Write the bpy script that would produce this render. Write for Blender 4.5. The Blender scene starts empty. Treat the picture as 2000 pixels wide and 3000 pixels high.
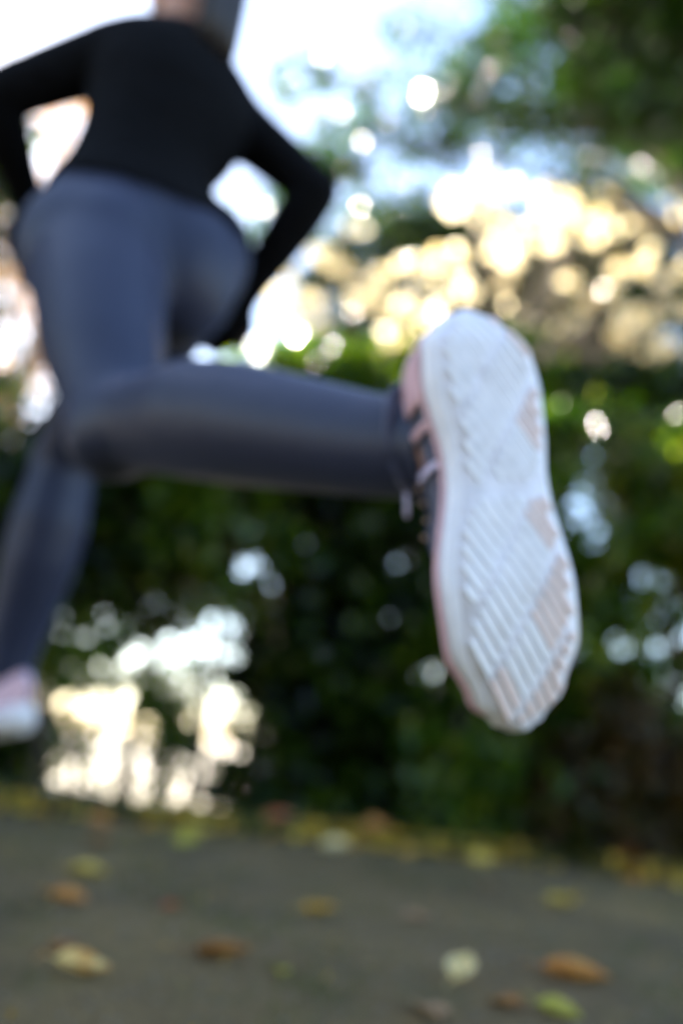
import bpy, bmesh, math, random
import numpy as np
from mathutils import Vector, Matrix

R = math.radians
rng = np.random.default_rng(7)
random.seed(7)
SC = bpy.context.scene
COL = SC.collection

# ------------------------------------------------------------------ camera
PITCH, ROLL = R(17.05), R(6.0)
r0 = Vector((1, 0, 0)); u0 = Vector((0, -math.sin(PITCH), math.cos(PITCH)))
fwd = Vector((0, math.cos(PITCH), math.sin(PITCH)))
up = u0 * math.cos(ROLL) - r0 * math.sin(ROLL)
rt = r0 * math.cos(ROLL) + u0 * math.sin(ROLL)
cam_d = bpy.data.cameras.new('camera')
cam = bpy.data.objects.new('camera', cam_d); COL.objects.link(cam)
m = Matrix((rt, up, -fwd)).transposed().to_4x4()
m.translation = Vector((0, 0, .25))
cam.matrix_world = m
cam_d.sensor_fit = 'VERTICAL'; cam_d.sensor_height = 36; cam_d.sensor_width = 24
cam_d.lens = 28
cam_d.clip_start = .02; cam_d.clip_end = 3000
cam_d.dof.use_dof = True
cam_d.dof.focus_distance = .37
cam_d.dof.aperture_fstop = 1.95
cam_d.dof.aperture_blades = 9
SC.camera = cam

# ------------------------------------------------------------------ sky, sun, exposure
SUN_AZ, SUN_EL = R(-48), R(30)          # azimuth from +Y, negative to the left
w = bpy.data.worlds.new('World'); SC.world = w; w.use_nodes = True
nt = w.node_tree
sky = nt.nodes.new('ShaderNodeTexSky'); sky.sky_type = 'NISHITA'; sky.sun_disc = False
sky.sun_elevation = SUN_EL; sky.sun_rotation = SUN_AZ
sky.air_density = 1.0; sky.dust_density = 1.0; sky.ozone_density = 1.2
bg = nt.nodes['Background']; bg.inputs['Strength'].default_value = .05
nt.links.new(sky.outputs[0], bg.inputs['Color'])
sl = bpy.data.lights.new('sun', 'SUN'); sl.energy = 5.0; sl.angle = R(.53); sl.color = (1, .9, .74)
so = bpy.data.objects.new('sun', sl); COL.objects.link(so)
sdir = Vector((math.sin(SUN_AZ) * math.cos(SUN_EL), math.cos(SUN_AZ) * math.cos(SUN_EL), math.sin(SUN_EL)))
so.rotation_euler = sdir.to_track_quat('Z', 'Y').to_euler()
so.location = sdir * 30
vs = SC.view_settings
vs.view_transform = 'Standard'; vs.look = 'None'; vs.gamma = 1; vs.use_curve_mapping = False
vs.exposure = 3.9
SC.cycles.max_bounces = 8; SC.cycles.transparent_max_bounces = 8
SC.cycles.sample_clamp_indirect = 6

# ------------------------------------------------------------------ helpers
def tag(o, label=None, cat=None, group=None, kind=None):
    if label: o['label'] = label
    if cat: o['category'] = cat
    if group: o['group'] = group
    if kind: o['kind'] = kind
    return o

def empty(name, loc=(0, 0, 0)):
    o = bpy.data.objects.new(name, None); COL.objects.link(o); o.location = loc
    o.empty_display_size = .05
    return o

def link(name, me, mat=None, parent=None, smooth=True):
    o = bpy.data.objects.new(name, me); COL.objects.link(o)
    if mat and not me.materials: me.materials.append(mat)
    if parent:
        o.parent = parent
        if parent.parent: o.matrix_parent_inverse = Matrix.Identity(4)
    if smooth and len(me.polygons):
        me.polygons.foreach_set('use_smooth', [True] * len(me.polygons))
    return o

class MB:
    def __init__(s): s.v = []; s.f = []
    def add(s, vs, fs):
        k = len(s.v); s.v += [tuple(x) for x in vs]; s.f += [tuple(i + k for i in q) for q in fs]
        return s
    def loft(s, rings, closed=True, cap=True):
        n = len(rings[0]); vs = [p for r in rings for p in r]; fs = []
        for i in range(len(rings) - 1):
            for j in range(n if closed else n - 1):
                a, b = i * n + j, i * n + (j + 1) % n
                fs.append((a, b, b + n, a + n))
        if cap:
            fs.append(tuple(range(n - 1, -1, -1))); fs.append(tuple(range((len(rings) - 1) * n, len(rings) * n)))
        return s.add(vs, fs)
    def tube(s, pts, rad, n=8, side=None):
        pts = [Vector(p) for p in pts]; rings = []
        sd = Vector(side) if side else Vector((.31, .17, .93))
        for i, p in enumerate(pts):
            t = (pts[min(i + 1, len(pts) - 1)] - pts[max(i - 1, 0)]).normalized()
            a = (sd - t * sd.dot(t))
            if a.length < .05: a = t.orthogonal()
            a.normalize(); b = t.cross(a)
            r = rad[i] if hasattr(rad, '__len__') else rad
            ra, rb = r if hasattr(r, '__len__') else (r, r)
            rings.append([p + a * ra * math.cos(q) + b * rb * math.sin(q) for q in [2 * math.pi * k / n for k in range(n)]])
        return s.loft(rings)
    def ball(s, c, ax, n=14, rot=None):
        c = Vector(c); rings = []
        rot = rot or Matrix.Identity(3)
        for i in range(1, n):
            ph = math.pi * i / n
            rings.append([c + rot @ Vector((ax[0] * math.sin(ph) * math.cos(q), ax[1] * math.sin(ph) * math.sin(q), ax[2] * -math.cos(ph)))
                          for q in [2 * math.pi * k / (2 * n) for k in range(2 * n)]])
        return s.loft(rings)
    def mesh(s, name):
        me = bpy.data.meshes.new(name); me.from_pydata(s.v, [], s.f); me.update(); return me
    def build(s, name, mat, parent=None, smooth=True):
        return link(name, s.mesh(name), mat, parent, smooth)

def np_mesh(name, V, F):
    """V (n,3), F (m,3) triangles."""
    me = bpy.data.meshes.new(name)
    me.vertices.add(len(V)); me.vertices.foreach_set('co', V.astype(np.float32).ravel())
    me.loops.add(F.size); me.loops.foreach_set('vertex_index', F.astype(np.int32).ravel())
    me.polygons.add(len(F))
    me.polygons.foreach_set('loop_start', np.arange(0, F.size, F.shape[1], dtype=np.int32))
    me.polygons.foreach_set('loop_total', np.full(len(F), F.shape[1], dtype=np.int32))
    me.update(calc_edges=True)
    return me

# ------------------------------------------------------------------ materials
def new_mat(name):
    mt = bpy.data.materials.new(name); mt.use_nodes = True
    n = mt.node_tree; b = n.nodes['Principled BSDF']
    return mt, n, b

def ramp(n, stops, fac=None):
    r = n.nodes.new('ShaderNodeValToRGB')
    while len(r.color_ramp.elements) < len(stops): r.color_ramp.elements.new(.5)
    for e, (p, c) in zip(r.color_ramp.elements, stops): e.position = p; e.color = (*c, 1)
    if fac is not None: n.links.new(fac, r.inputs[0])
    return r

def noise(n, scale, detail=4, rough=.6, coord=None, dist=0):
    t = n.nodes.new('ShaderNodeTexNoise'); t.inputs['Scale'].default_value = scale
    t.inputs['Detail'].default_value = detail; t.inputs['Roughness'].default_value = rough
    t.inputs['Distortion'].default_value = dist
    if coord: n.links.new(coord, t.inputs['Vector'])
    return t

def bump(n, b, h, strength=.3, dist=.01):
    bp = n.nodes.new('ShaderNodeBump'); bp.inputs['Strength'].default_value = strength; bp.inputs['Distance'].default_value = dist
    n.links.new(h, bp.inputs['Height']); n.links.new(bp.outputs[0], b.inputs['Normal'])
    return bp

def leaf_mat(name, cols, trans=.45, rough=.4, spec=.5, glow=1.2, clump=7):
    mt, n, b = new_mat(name)
    g = n.nodes.new('ShaderNodeNewGeometry')
    k = len(cols)
    tc = n.nodes.new('ShaderNodeTexCoord'); nz = noise(n, clump, 2, .5, tc.outputs['Object'])
    mr = n.nodes.new('ShaderNodeMapRange'); mr.inputs[1].default_value = .32; mr.inputs[2].default_value = .68; n.links.new(nz.outputs[0], mr.inputs[0])
    ml = n.nodes.new('ShaderNodeMix'); ml.inputs[0].default_value = .5
    n.links.new(g.outputs['Random Per Island'], ml.inputs[2]); n.links.new(mr.outputs[0], ml.inputs[3])
    r = ramp(n, [(i / max(k - 1, 1), c) for i, c in enumerate(cols)], ml.outputs[0])
    n.links.new(r.outputs[0], b.inputs['Base Color'])
    b.inputs['Roughness'].default_value = rough; b.inputs['Specular IOR Level'].default_value = spec
    t = n.nodes.new('ShaderNodeBsdfTranslucent')
    hs = n.nodes.new('ShaderNodeHueSaturation'); hs.inputs['Value'].default_value = glow; hs.inputs['Saturation'].default_value = 1.1
    n.links.new(r.outputs[0], hs.inputs['Color']); n.links.new(hs.outputs[0], t.inputs['Color'])
    mx = n.nodes.new('ShaderNodeMixShader'); mx.inputs[0].default_value = trans
    n.links.new(b.outputs[0], mx.inputs[1]); n.links.new(t.outputs[0], mx.inputs[2])
    n.links.new(mx.outputs[0], n.nodes['Material Output'].inputs['Surface'])
    return mt

def cloth_mat(name, col, col2, sheen=.3, rough=.75, wrinkle=.25, tint=(1, 1, 1), spec=.4):
    mt, n, b = new_mat(name)
    tc = n.nodes.new('ShaderNodeTexCoord')
    nz = noise(n, 9, 5, .6, tc.outputs['Object'])
    r = ramp(n, [(.3, col), (.7, col2)], nz.outputs[0]); n.links.new(r.outputs[0], b.inputs['Base Color'])
    b.inputs['Roughness'].default_value = rough
    b.inputs['Specular IOR Level'].default_value = spec
    b.inputs['Sheen Weight'].default_value = sheen; b.inputs['Sheen Roughness'].default_value = .5; b.inputs['Sheen Tint'].default_value = (*tint, 1)
    wv = noise(n, 26, 3, .5, tc.outputs['Object'], 1.2)
    fine = noise(n, 420, 2, .5, tc.outputs['Object'])
    ad = n.nodes.new('ShaderNodeMath'); ad.operation = 'MULTIPLY_ADD'; ad.inputs[1].default_value = .12
    n.links.new(fine.outputs[0], ad.inputs[0]); n.links.new(wv.outputs[0], ad.inputs[2])
    bump(n, b, ad.outputs[0], wrinkle, .02)
    return mt

def plain_mat(name, col, rough=.6, var=.15, scale=30, bmp=.1, spec=.5, sss=0):
    mt, n, b = new_mat(name)
    tc = n.nodes.new('ShaderNodeTexCoord')
    nz = noise(n, scale, 5, .6, tc.outputs['Object'])
    lo = tuple(c * (1 - var) for c in col); hi = tuple(min(1, c * (1 + var)) for c in col)
    r = ramp(n, [(.3, lo), (.7, hi)], nz.outputs[0]); n.links.new(r.outputs[0], b.inputs['Base Color'])
    b.inputs['Roughness'].default_value = rough; b.inputs['Specular IOR Level'].default_value = spec
    if sss: b.inputs['Subsurface Weight'].default_value = sss; b.inputs['Subsurface Radius'].default_value = (.01, .004, .002)
    if bmp: bump(n, b, nz.outputs[0], bmp, .005)
    return mt

M = {}
M['top'] = cloth_mat('black knit', (.0016, .0018, .0024), (.0028, .0031, .0044), .012, .85, .55, (.8, .85, 1), .08)
M['leg'] = cloth_mat('slate leggings', (.012, .016, .037), (.018, .023, .051), .12, .5, .03, (.6, .66, 1.0), .3)
M['skin'] = plain_mat('skin', (.42, .22, .14), .5, .08, 40, .05, .4, .15)
M['hair'] = plain_mat('dark hair', (.012, .007, .005), .45, .4, 90, .2)
M['eye'] = plain_mat('eye', (.10, .07, .06), .2, .05)
M['lip'] = plain_mat('lip', (.32, .1, .09), .4, .1)
M['midsole'] = plain_mat('white foam midsole', (.84, .82, .86), .55, .05, 60, .08)
M['outsole'] = plain_mat('pale lavender outsole', (.76, .74, .80), .6, .1, 40, .1)
M['lugw'] = plain_mat('white tread rubber', (.85, .84, .87), .55, .07, 50, .1)
def dirt(mt, amount=.55):
    n = mt.node_tree; b = n.nodes['Principled BSDF']; src = b.inputs['Base Color'].links[0].from_socket
    tc = n.nodes.new('ShaderNodeTexCoord'); nz = noise(n, 24, 6, .7, tc.outputs['Object'], .6)
    mr = n.nodes.new('ShaderNodeMapRange'); mr.inputs[1].default_value = .5; mr.inputs[2].default_value = .72; mr.inputs[4].default_value = amount
    n.links.new(nz.outputs[0], mr.inputs[0]); mx = n.nodes.new('ShaderNodeMixRGB'); mx.inputs[2].default_value = (.30, .22, .17, 1)
    n.links.new(mr.outputs[0], mx.inputs[0]); n.links.new(src, mx.inputs[1]); n.links.new(mx.outputs[0], b.inputs['Base Color'])
M['lugp'] = plain_mat('blush tread rubber', (.80, .63, .58), .55, .1, 50, .1)
dirt(M['lugw'], .15); dirt(M['outsole'], .4); dirt(M['lugp'], .2)
M['navy'] = cloth_mat('navy mesh upper', (.025, .028, .060), (.035, .038, .085), .3, .7, .2)
M['pink'] = plain_mat('pink overlay', (.66, .40, .42), .5, .1, 60, .08)
M['lav'] = plain_mat('lavender trim', (.66, .58, .78), .4, .06, 60, .05)
M['lace'] = plain_mat('tan lace', (.45, .30, .20), .8, .15, 200, .2)
M['bark'] = plain_mat('dark bark', (.06, .045, .032), .9, .45, 22, .9)
M['bark2'] = plain_mat('grey bark', (.12, .10, .08), .9, .4, 18, .9)
M['l_dark'] = leaf_mat('evergreen leaf', [(.002, .004, .0012), (.004, .009, .0018), (.009, .022, .003), (.038, .070, .005), (.10, .13, .010)], .30, .22, .25)
M['l_mid'] = leaf_mat('green leaf', [(.008, .022, .003), (.020, .055, .004), (.055, .12, .007), (.14, .19, .012), (.27, .26, .03)], .45, .2)
M['l_green'] = leaf_mat('broad green leaf', [(.006, .018, .003), (.012, .036, .004), (.026, .062, .005), (.065, .098, .008)], .42, .2)
M['l_yel'] = leaf_mat('yellow leaf with painted glare', [(.55, .42, .10), (.82, .73, .48), (.87, .81, .64), (.89, .85, .72)], .52, .18, .8, 1.15)  # leaf colour paled to stand in for bright sky glare
M['l_rust'] = leaf_mat('russet leaf', [(.05, .022, .004), (.08, .042, .006), (.03, .032, .005), (.10, .032, .006)], .4, .5)
M['l_pale'] = leaf_mat('pale autumn leaf', [(.36, .26, .12), (.42, .24, .14), (.30, .26, .10)], .5, .5)

def ground_mats():
    # path: worn tarmac with moss and grit
    mt, n, b = new_mat('worn tarmac path')
    tc = n.nodes.new('ShaderNodeTexCoord'); co = tc.outputs['Object']
    gr = noise(n, 190, 4, .7, co); md = noise(n, 14, 5, .65, co); lg = noise(n, 2.6, 4, .6, co)
    c1 = ramp(n, [(.32, (.060, .036, .009)), (.5, (.165, .104, .030)), (.68, (.32, .21, .075))], gr.outputs[0])
    moss = ramp(n, [(.35, (.055, .046, .010)), (.65, (.150, .112, .022))], gr.outputs[0])
    mm = n.nodes.new('ShaderNodeMath'); mm.operation = 'ADD'; n.links.new(md.outputs[0], mm.inputs[0]); n.links.new(lg.outputs[0], mm.inputs[1])
    mr = n.nodes.new('ShaderNodeMapRange'); mr.inputs[1].default_value = .98; mr.inputs[2].default_value = 1.18; mr.inputs[4].default_value = .75
    n.links.new(mm.outputs[0], mr.inputs[0])
    mx = n.nodes.new('ShaderNodeMixRGB'); n.links.new(mr.outputs[0], mx.inputs[0])
    n.links.new(c1.outputs[0], mx.inputs[1]); n.links.new(moss.outputs[0], mx.inputs[2])
    st = noise(n, 1.7, 6, .65, co, .8); sr = n.nodes.new('ShaderNodeMapRange'); sr.inputs[1].default_value = .35; sr.inputs[2].default_value = .65; sr.inputs[3].default_value = .55; sr.inputs[4].default_value = 1.15
    n.links.new(st.outputs[0], sr.inputs[0])
    sm = n.nodes.new('ShaderNodeMixRGB'); sm.blend_type = 'MULTIPLY'; sm.inputs[0].default_value = 1
    n.links.new(mx.outputs[0], sm.inputs[1]); n.links.new(sr.outputs[0], sm.inputs[2])
    n.links.new(sm.outputs[0], b.inputs['Base Color']); b.inputs['Roughness'].default_value = .85
    bump(n, b, gr.outputs[0], .8, .008)
    M['path'] = mt
    mt, n, b = new_mat('dark leaf mould')
    tc = n.nodes.new('ShaderNodeTexCoord'); co = tc.outputs['Object']
    gr = noise(n, 45, 6, .7, co)
    c1 = ramp(n, [(.3, (.012, .009, .006)), (.55, (.035, .025, .014)), (.75, (.07, .045, .02))], gr.outputs[0])
    n.links.new(c1.outputs[0], b.inputs['Base Color']); b.inputs['Roughness'].default_value = .95
    bump(n, b, gr.outputs[0], 1, .03)
    M['soil'] = mt
    mt, n, b = new_mat('pale dry gravel and grass')
    tc = n.nodes.new('ShaderNodeTexCoord'); co = tc.outputs['Object']
    gr = noise(n, 30, 6, .7, co); lg = noise(n, .35, 3, .6, co)
    c1 = ramp(n, [(.35, (.22, .20, .165)), (.65, (.34, .32, .28))], gr.outputs[0])
    n.links.new(c1.outputs[0], b.inputs['Base Color']); b.inputs['Roughness'].default_value = .9
    bump(n, b, gr.outputs[0], .5, .02)
    M['ground'] = mt
ground_mats()

# ------------------------------------------------------------------ ground
def sheet(name, pts, z, mat, kind='structure', th=0):
    mb = MB(); n = len(pts)
    mb.add([(x, y, z) for x, y in pts], [tuple(range(n))])
    o = mb.build(name, mat, None, False); tag(o, kind=kind); return o
sheet('ground', [(-900, -900), (900, -900), (900, 900), (-900, 900)], 0 - .012, M['ground'])

def edge_y(x):   # far edge of the tarmac
    return 2.62 - .10 * (x - .1) ** 2 * (1 if x > .1 else .35) + .03 * math.sin(3.1 * x) + .018 * math.sin(9.7 * x + 1)
xs = np.linspace(-9, 9, 181)
def ey(x): return edge_y(max(-2.2, min(2.2, x)))
pts = [(-9, -7), (9, -7)] + [(float(x), ey(float(x))) for x in xs[::-1]]
sheet('path', pts, -.004, M['path'])
pts = [(float(x), ey(float(x)) - .05) for x in xs] + [(float(x), 3.75 + .12 * math.sin(2 * x)) for x in xs[::-1]]
sheet('planting_bed', pts, -.008, M['soil'])

# low lumpy verge of leaf mould standing proud of the tarmac edge
mb = MB(); rows = 7; cols = 181
for j in range(rows):
    t = j / (rows - 1)
    for x in xs:
        zz = -.02 + .055 * math.sin(math.pi * min(1, t * 1.0)) ** .8 * (1 + .4 * math.sin(7 * x) + .3 * math.sin(17 * x + 2)) if 0 < t < 1 else -.02
        mb.v.append((float(x), ey(float(x)) - .02 + t * .40 + .012 * math.sin(23 * x), zz))
for j in range(rows - 1):
    for i in range(cols - 1):
        a = j * cols + i; mb.f.append((a, a + 1, a + 1 + cols, a + cols))
tag(mb.build('verge', M['soil']), kind='structure')

# ------------------------------------------------------------------ foliage
def leaves_np(C, size, up_bias=.3, fold=.25, aspect=.5):
    """folded leaf (two triangles about the midrib) at every centre in C."""
    n = len(C)
    d = rng.normal(size=(n, 3)); d[:, 2] -= .25; d /= np.linalg.norm(d, axis=1)[:, None]
    nn = rng.normal(size=(n, 3)); nn[:, 2] += up_bias * 3
    s = np.cross(nn, d); s /= np.linalg.norm(s, axis=1)[:, None] + 1e-9
    u = np.cross(d, s)
    L = (size * rng.uniform(.6, 1.35, n))[:, None]
    A = C - d * L * .5; B = C + d * L * .5
    l = C + s * L * aspect * .5 + u * L * fold * .4 - d * L * .08; r_ = C - s * L * aspect * .5 + u * L * fold * .4 - d * L * .08
    V = np.stack([A, l, B, r_], 1).reshape(-1, 3)
    k = np.arange(n)[:, None] * 4
    F = np.concatenate([k + [0, 1, 2], k + [0, 2, 3]], 1).reshape(-1, 3)
    return V, F

# open, thinly leaved spots in the hedge: (x, y, z, radius); front row and back row have their own
HOLES = [(1.27, 3.14, .74, .17), (1.73, 4.29, .92, .26), (1.04, 2.95, 1.44, .15), (1.42, 4.0, 1.87, .21), (1.01, 2.99, 1.25, .10), (1.37, 4.08, 1.62, .15),
         (-.36, 3.09, .95, .085), (-.49, 4.21, 1.18, .12), (-.54, 3.03, 1.10, .06), (-.74, 4.14, 1.42, .09), (-.36, 3.03, 1.12, .055), (-.49, 4.13, 1.44, .07),
         (-.11, 3.02, 1.14, .055), (-.15, 4.13, 1.46, .07), (-.24, 3.10, .86, .05), (-.37, 4.24, 1.10, .07), (-.74, 3.13, .80, .05), (-1.01, 4.28, .97, .11),
         (-.57, 3.13, .82, .045), (-.80, 4.27, .99, .08), (1.11, 2.98, 1.28, .06), (1.51, 4.07, 1.65, .08), (.41, 3.19, .58, .07), (.56, 4.36, .70, .09)]
_hr = np.random.default_rng(21)
HOLES += [(float(_hr.uniform(-1.6, 2.2)), 3.15, float(_hr.uniform(.5, 1.55)), float(_hr.uniform(.03, .05))) for _ in range(26)]
HOLES += [(float(_hr.uniform(.2, 2.1)), 3.15, float(_hr.uniform(.55, 1.7)), float(_hr.uniform(.05, .085))) for _ in range(26)]
def open_holes(Pp):
    keep = np.ones(len(Pp), bool)
    for (x, y, z, r_) in HOLES:
        d = np.hypot(Pp[:, 0] - x, Pp[:, 2] - z) / (1 + .35 * np.sin(5 * np.arctan2(Pp[:, 2] - z, Pp[:, 0] - x) + x * 9))
        keep &= (d > r_) | (np.abs(Pp[:, 1] - y) > .75) | (rng.random(len(Pp)) < .05)
    return Pp[keep]

def lobes_points(lobes, ncl, per, spread, shell=.55):
    out = []; cl = []
    vol = np.array([a[3] * a[4] * a[5] for a in lobes]); vol = vol / vol.sum()
    for lb, q in zip(lobes, vol):
        k = max(3, int(ncl * q))
        v = rng.normal(size=(k, 3)); v /= np.linalg.norm(v, axis=1)[:, None]
        v *= (rng.uniform(shell ** 3, 1, k) ** (1 / 3))[:, None]
        c = np.array(lb[:3]) + v * np.array(lb[3:6])
        cl.append(c)
    cl = np.concatenate(cl)
    cnt = rng.poisson(per * rng.lognormal(-.15, .6, len(cl)))
    idx = np.repeat(np.arange(len(cl)), cnt)
    P = cl[idx] + rng.normal(size=(len(idx), 3)) * spread * np.array([1, 1, .7])
    return cl, P

def tree(name, base, label, lobes, trunk_r, mat, leaf, ncl, per, spread, bark='bark', cat='tree', group=None,
         stems=1, fork=.45, zmin=.04, shell=.55, limbs=16, up_bias=.3, trunk_top=None, skirt=None):
    root = empty(name, base); tag(root, label, cat, group)
    B = Vector(base)
    cl, P = lobes_points(lobes, ncl, per, spread, shell)
    P = P[P[:, 2] > zmin]
    if name in ('shrub', 'slim_tree'):
        P = open_holes(P)
    if skirt:
        x, y, rx, ry = skirt; k = int(rx * 3400)
        a = rng.uniform(0, 6.28, k); q = np.sqrt(rng.uniform(0, 1, k))
        P = np.concatenate([P, np.stack([x + rx * q * np.cos(a), y + ry * q * np.sin(a), np.abs(rng.normal(size=k)) * .13 + .02], 1)])
    V, F = leaves_np(P - np.array(base), leaf, up_bias)
    link('crown', np_mesh('crown', V, F), M[mat], root, False)
    tw = MB(); tb = MB()
    c = Vector(np.mean([l[:3] for l in lobes], axis=0)) if trunk_top is None else Vector(trunk_top)
    top = c - B
    forks = []
    for s in range(stems):
        a = 2 * math.pi * (s + random.random() * .6) / stems
        off = Vector((math.cos(a), math.sin(a), 0)) * (0 if stems == 1 else trunk_r * 1.6)
        tgt = top + (Vector((math.cos(a), math.sin(a), 0)) * (0 if stems == 1 else .3 * max(lobes[0][3], .3)))
        pts = []; rad = []
        for i in range(9):
            t = i / 8
            p = off.lerp(tgt, t) + Vector((random.uniform(-1, 1), random.uniform(-1, 1), 0)) * trunk_r * .6 * (0 < i)
            pts.append(p); rad.append(trunk_r * (1.35 - .35 * min(1, t * 6) - .72 * t))
        pts[0] = off + Vector((0, 0, -.06))
        tb.tube(pts, rad, 9)
        forks.append(pts)
    o = tb.build('trunk', M[bark], root)
    sel = cl[rng.permutation(len(cl))[:limbs]]
    for q in sel:
        q = Vector(q) - B; pts = random.choice(forks)
        a = pts[random.randint(int(8 * fork), 7)]
        mid = a.lerp(q, .5) + Vector((random.uniform(-.1, .1), random.uniform(-.1, .1), .12)) * (q - a).length
        r1 = trunk_r * .38
        pp = [a.lerp(mid, t).lerp(mid.lerp(q, t), t) for t in (0, .25, .5, .75, 1)]
        tw.tube(pp, [r1, r1 * .75, r1 * .55, r1 * .38, r1 * .15], 6)
        for k in range(2):
            s_ = pp[2 + k]; e = q + Vector(np.random.default_rng(int(abs(q.x * 1e4)) + k).normal(size=3) * spread * 1.6)
            tw.tube([s_, s_.lerp(e, .5) + Vector((0, 0, .05 * (e - s_).length)), e], [r1 * .3, r1 * .2, r1 * .08], 5)
    tw.build('limbs', M[bark], root)
    return root

SH = 'shrubs in the bed along the path'
# solid dark shrubs of the hedge, from left to right
def shrub(x, y, h, rx, mat, label, ncl=170, per=48, leaf=.08, ry=.42, low=.0, spread=.06, up_bias=.3):
    return tree('shrub', (x, y, -.005), label,
                [(x, y, h * .55 + low, rx, ry, h * .46), (x + rx * .2, y + .05, h * .8 + low, rx * .75, ry * .8, h * .28), (x - rx * .1, y - .03, h * .28 + low, rx * .9, ry * .85, h * .26)],
                .022, mat, leaf, ncl, per, spread, 'bark', 'shrub', SH, stems=4, fork=.3, shell=.35, limbs=14, up_bias=up_bias, skirt=(x, y - .05, rx * 1.15, ry))
shrub(-1.95, 3.25, 1.95, .55, 'l_mid', 'rounded green shrub at the open end of the bed beside the slim trees')
shrub(-1.42, 3.35, 1.35, .34, 'l_dark', 'dark evergreen shrub just behind the runner\'s standing leg')
shrub(.00, 3.30, 1.62, .36, 'l_dark', 'dense black-green evergreen shrub bordering the bright gap in the hedge', 240, 60)
shrub(.46, 3.22, 1.75, .42, 'l_dark', 'dark evergreen shrub behind the toe of the raised shoe', 220, 55)
shrub(.95, 3.12, 1.70, .42, 'l_mid', 'leafy mid-green shrub behind the raised shoe', 170, 65, .075)
shrub(1.45, 3.15, 1.85, .48, 'l_mid', 'tall green shrub beside the russet bush', 220, 50)
shrub(1.12, 2.86, .62, .40, 'l_rust', 'low russet-leaved bush at the foot of the hedge', 90, 55, .06, .24)
shrub(2.10, 3.2, 2.0, .55, 'l_mid', 'large loose green shrub at the far end of the hedge', 220, 50)
shrub(.47, 2.86, .80, .17, 'l_mid', 'small bright green bush at the foot of the dark hedge', 40, 45, .06, .14)
# second row: leafy heads on bare stems
def back_shrub(x, y, h, rx, mat, label, ncl=200, per=55, leaf=.08, ry=.5):
    return tree('shrub', (x, y, -.005), label, [(x, y, h * .78, rx, ry, h * .22), (x + rx * .2, y + .05, h * .90, rx * .75, ry * .8, h * .14)],
                .022, mat, leaf, ncl, per, .06, 'bark', 'shrub', SH, stems=4, fork=.5, shell=.3, limbs=14)
back_shrub(-.30, 4.25, 2.5, .55, 'l_mid', 'taller bright green shrub rising behind the hedge below the runner\'s arm', 200, 60, .08, .5)
back_shrub(.62, 4.15, 2.65, .62, 'l_mid', 'broad green shrub rising behind the dark hedge', 210, 62, .08, .5)
back_shrub(1.75, 4.25, 2.6, .75, 'l_dark', 'tallest dark shrub of the back row under the big green tree', 260, 70, .08, .55)

# slim trees standing in the gap: bare stems, low hanging crowns
ST = 'slim trees standing in the gap of the hedge'
def slim(x, y, h0, h1, rx, mat, label, ncl, r=.028, per=60):
    tree('slim_tree', (x, y, -.005), label, [(x, y, (h0 + h1) / 2, rx, .34, (h1 - h0) / 2), (x + .1, y, h1 - .15, rx * .8, .3, .25)],
         r, mat, .065, ncl, per, .07, 'bark', 'tree', ST, fork=.5, shell=.3, limbs=14)
slim(-1.02, 3.1, .66, 1.55, .30, 'l_dark', 'slim dark-leaved tree with bare stem nearest the runner\'s standing leg', 165)
slim(-.72, 3.28, .60, 1.6, .26, 'l_dark', 'slim leaning tree in the middle of the bright gap', 150, .034)
slim(-.45, 3.1, .70, 1.5, .28, 'l_mid', 'slim lighter green tree at the gap beside the dense evergreen', 110, .024)

def sapling(x, y, h, label, ncl):
    tree('sapling', (x, y, -.005), label, [(x, y, h * .62, .15, .13, h * .42), (x + .05, y, h * .3, .1, .1, h * .2)], .012, 'l_mid', .055, ncl, 14, .04, 'bark', 'tree',
         'thin saplings in the gap of the hedge', stems=2, fork=.3, shell=.1, limbs=12)
sapling(-.86, 3.05, .72, 'thin sapling with few leaves beside the slim leaning tree', 60)
sapling(-.56, 3.15, .62, 'thin sapling between the slim leaning tree and the dense evergreen', 60)
sapling(-1.12, 3.2, .55, 'short sapling at the shoe end of the bright gap', 40)
# trees behind
tree('green_tree', (3.7, 5.0, -.01), 'large green broadleaf tree with dark trunk overhanging the path',
     [(2.35, 4.2, 5.35, 1.4, 1.1, .95), (1.35, 3.9, 4.9, .75, .7, .62), (3.2, 4.6, 5.8, 1.6, 1.5, 1.2), (1.0, 3.9, 4.35, .55, .5, .42), (1.85, 4.0, 4.55, .6, .55, .42), (.62, 4.0, 4.0, .36, .4, .28), (1.45, 4.1, 4.12, .36, .4, .2)],
     .17, 'l_green', .085, 800, 78, .12, 'bark', 'tree', None, shell=.3, limbs=24, fork=.6, trunk_top=(3.1, 4.6, 5.8))
tree('yellow_tree', (2.3, 7.6, -.01), 'golden autumn tree behind the hedge, its leaves paled like bright sky glare',
     [(1.4, 7.2, 5.6, 1.3, .45, .85), (.2, 7.0, 5.0, .8, .4, .5), (2.8, 7.2, 5.5, 1.0, .45, .95), (-.5, 7.1, 4.75, .7, .4, .42), (1.0, 8.1, 5.0, 1.2, .4, .42), (2.7, 8.3, 5.0, 1.1, .4, .5), (3.7, 8.2, 5.3, .7, .4, .8), (3.0, 8.4, 4.3, .8, .3, .3), (2.1, 7.2, 6.35, .9, .4, .4)],
     .12, 'l_yel', .12, 145, 21, .042, 'bark2', 'tree', None, shell=.1, limbs=26, fork=.5)
tree('evergreen_tree', (2.0, 10.6, -.01), 'tall dark evergreen tree standing behind the golden tree',
     [(1.6, 10.2, 6.6, 2.6, .9, 1.7), (3.6, 10.4, 7.2, 1.6, .9, 2.0), (.2, 10.3, 5.2, 1.3, .8, .8)],
     .2, 'l_dark', .15, 620, 75, .16, 'bark', 'tree', None, shell=.2, limbs=40, fork=.3)
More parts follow.
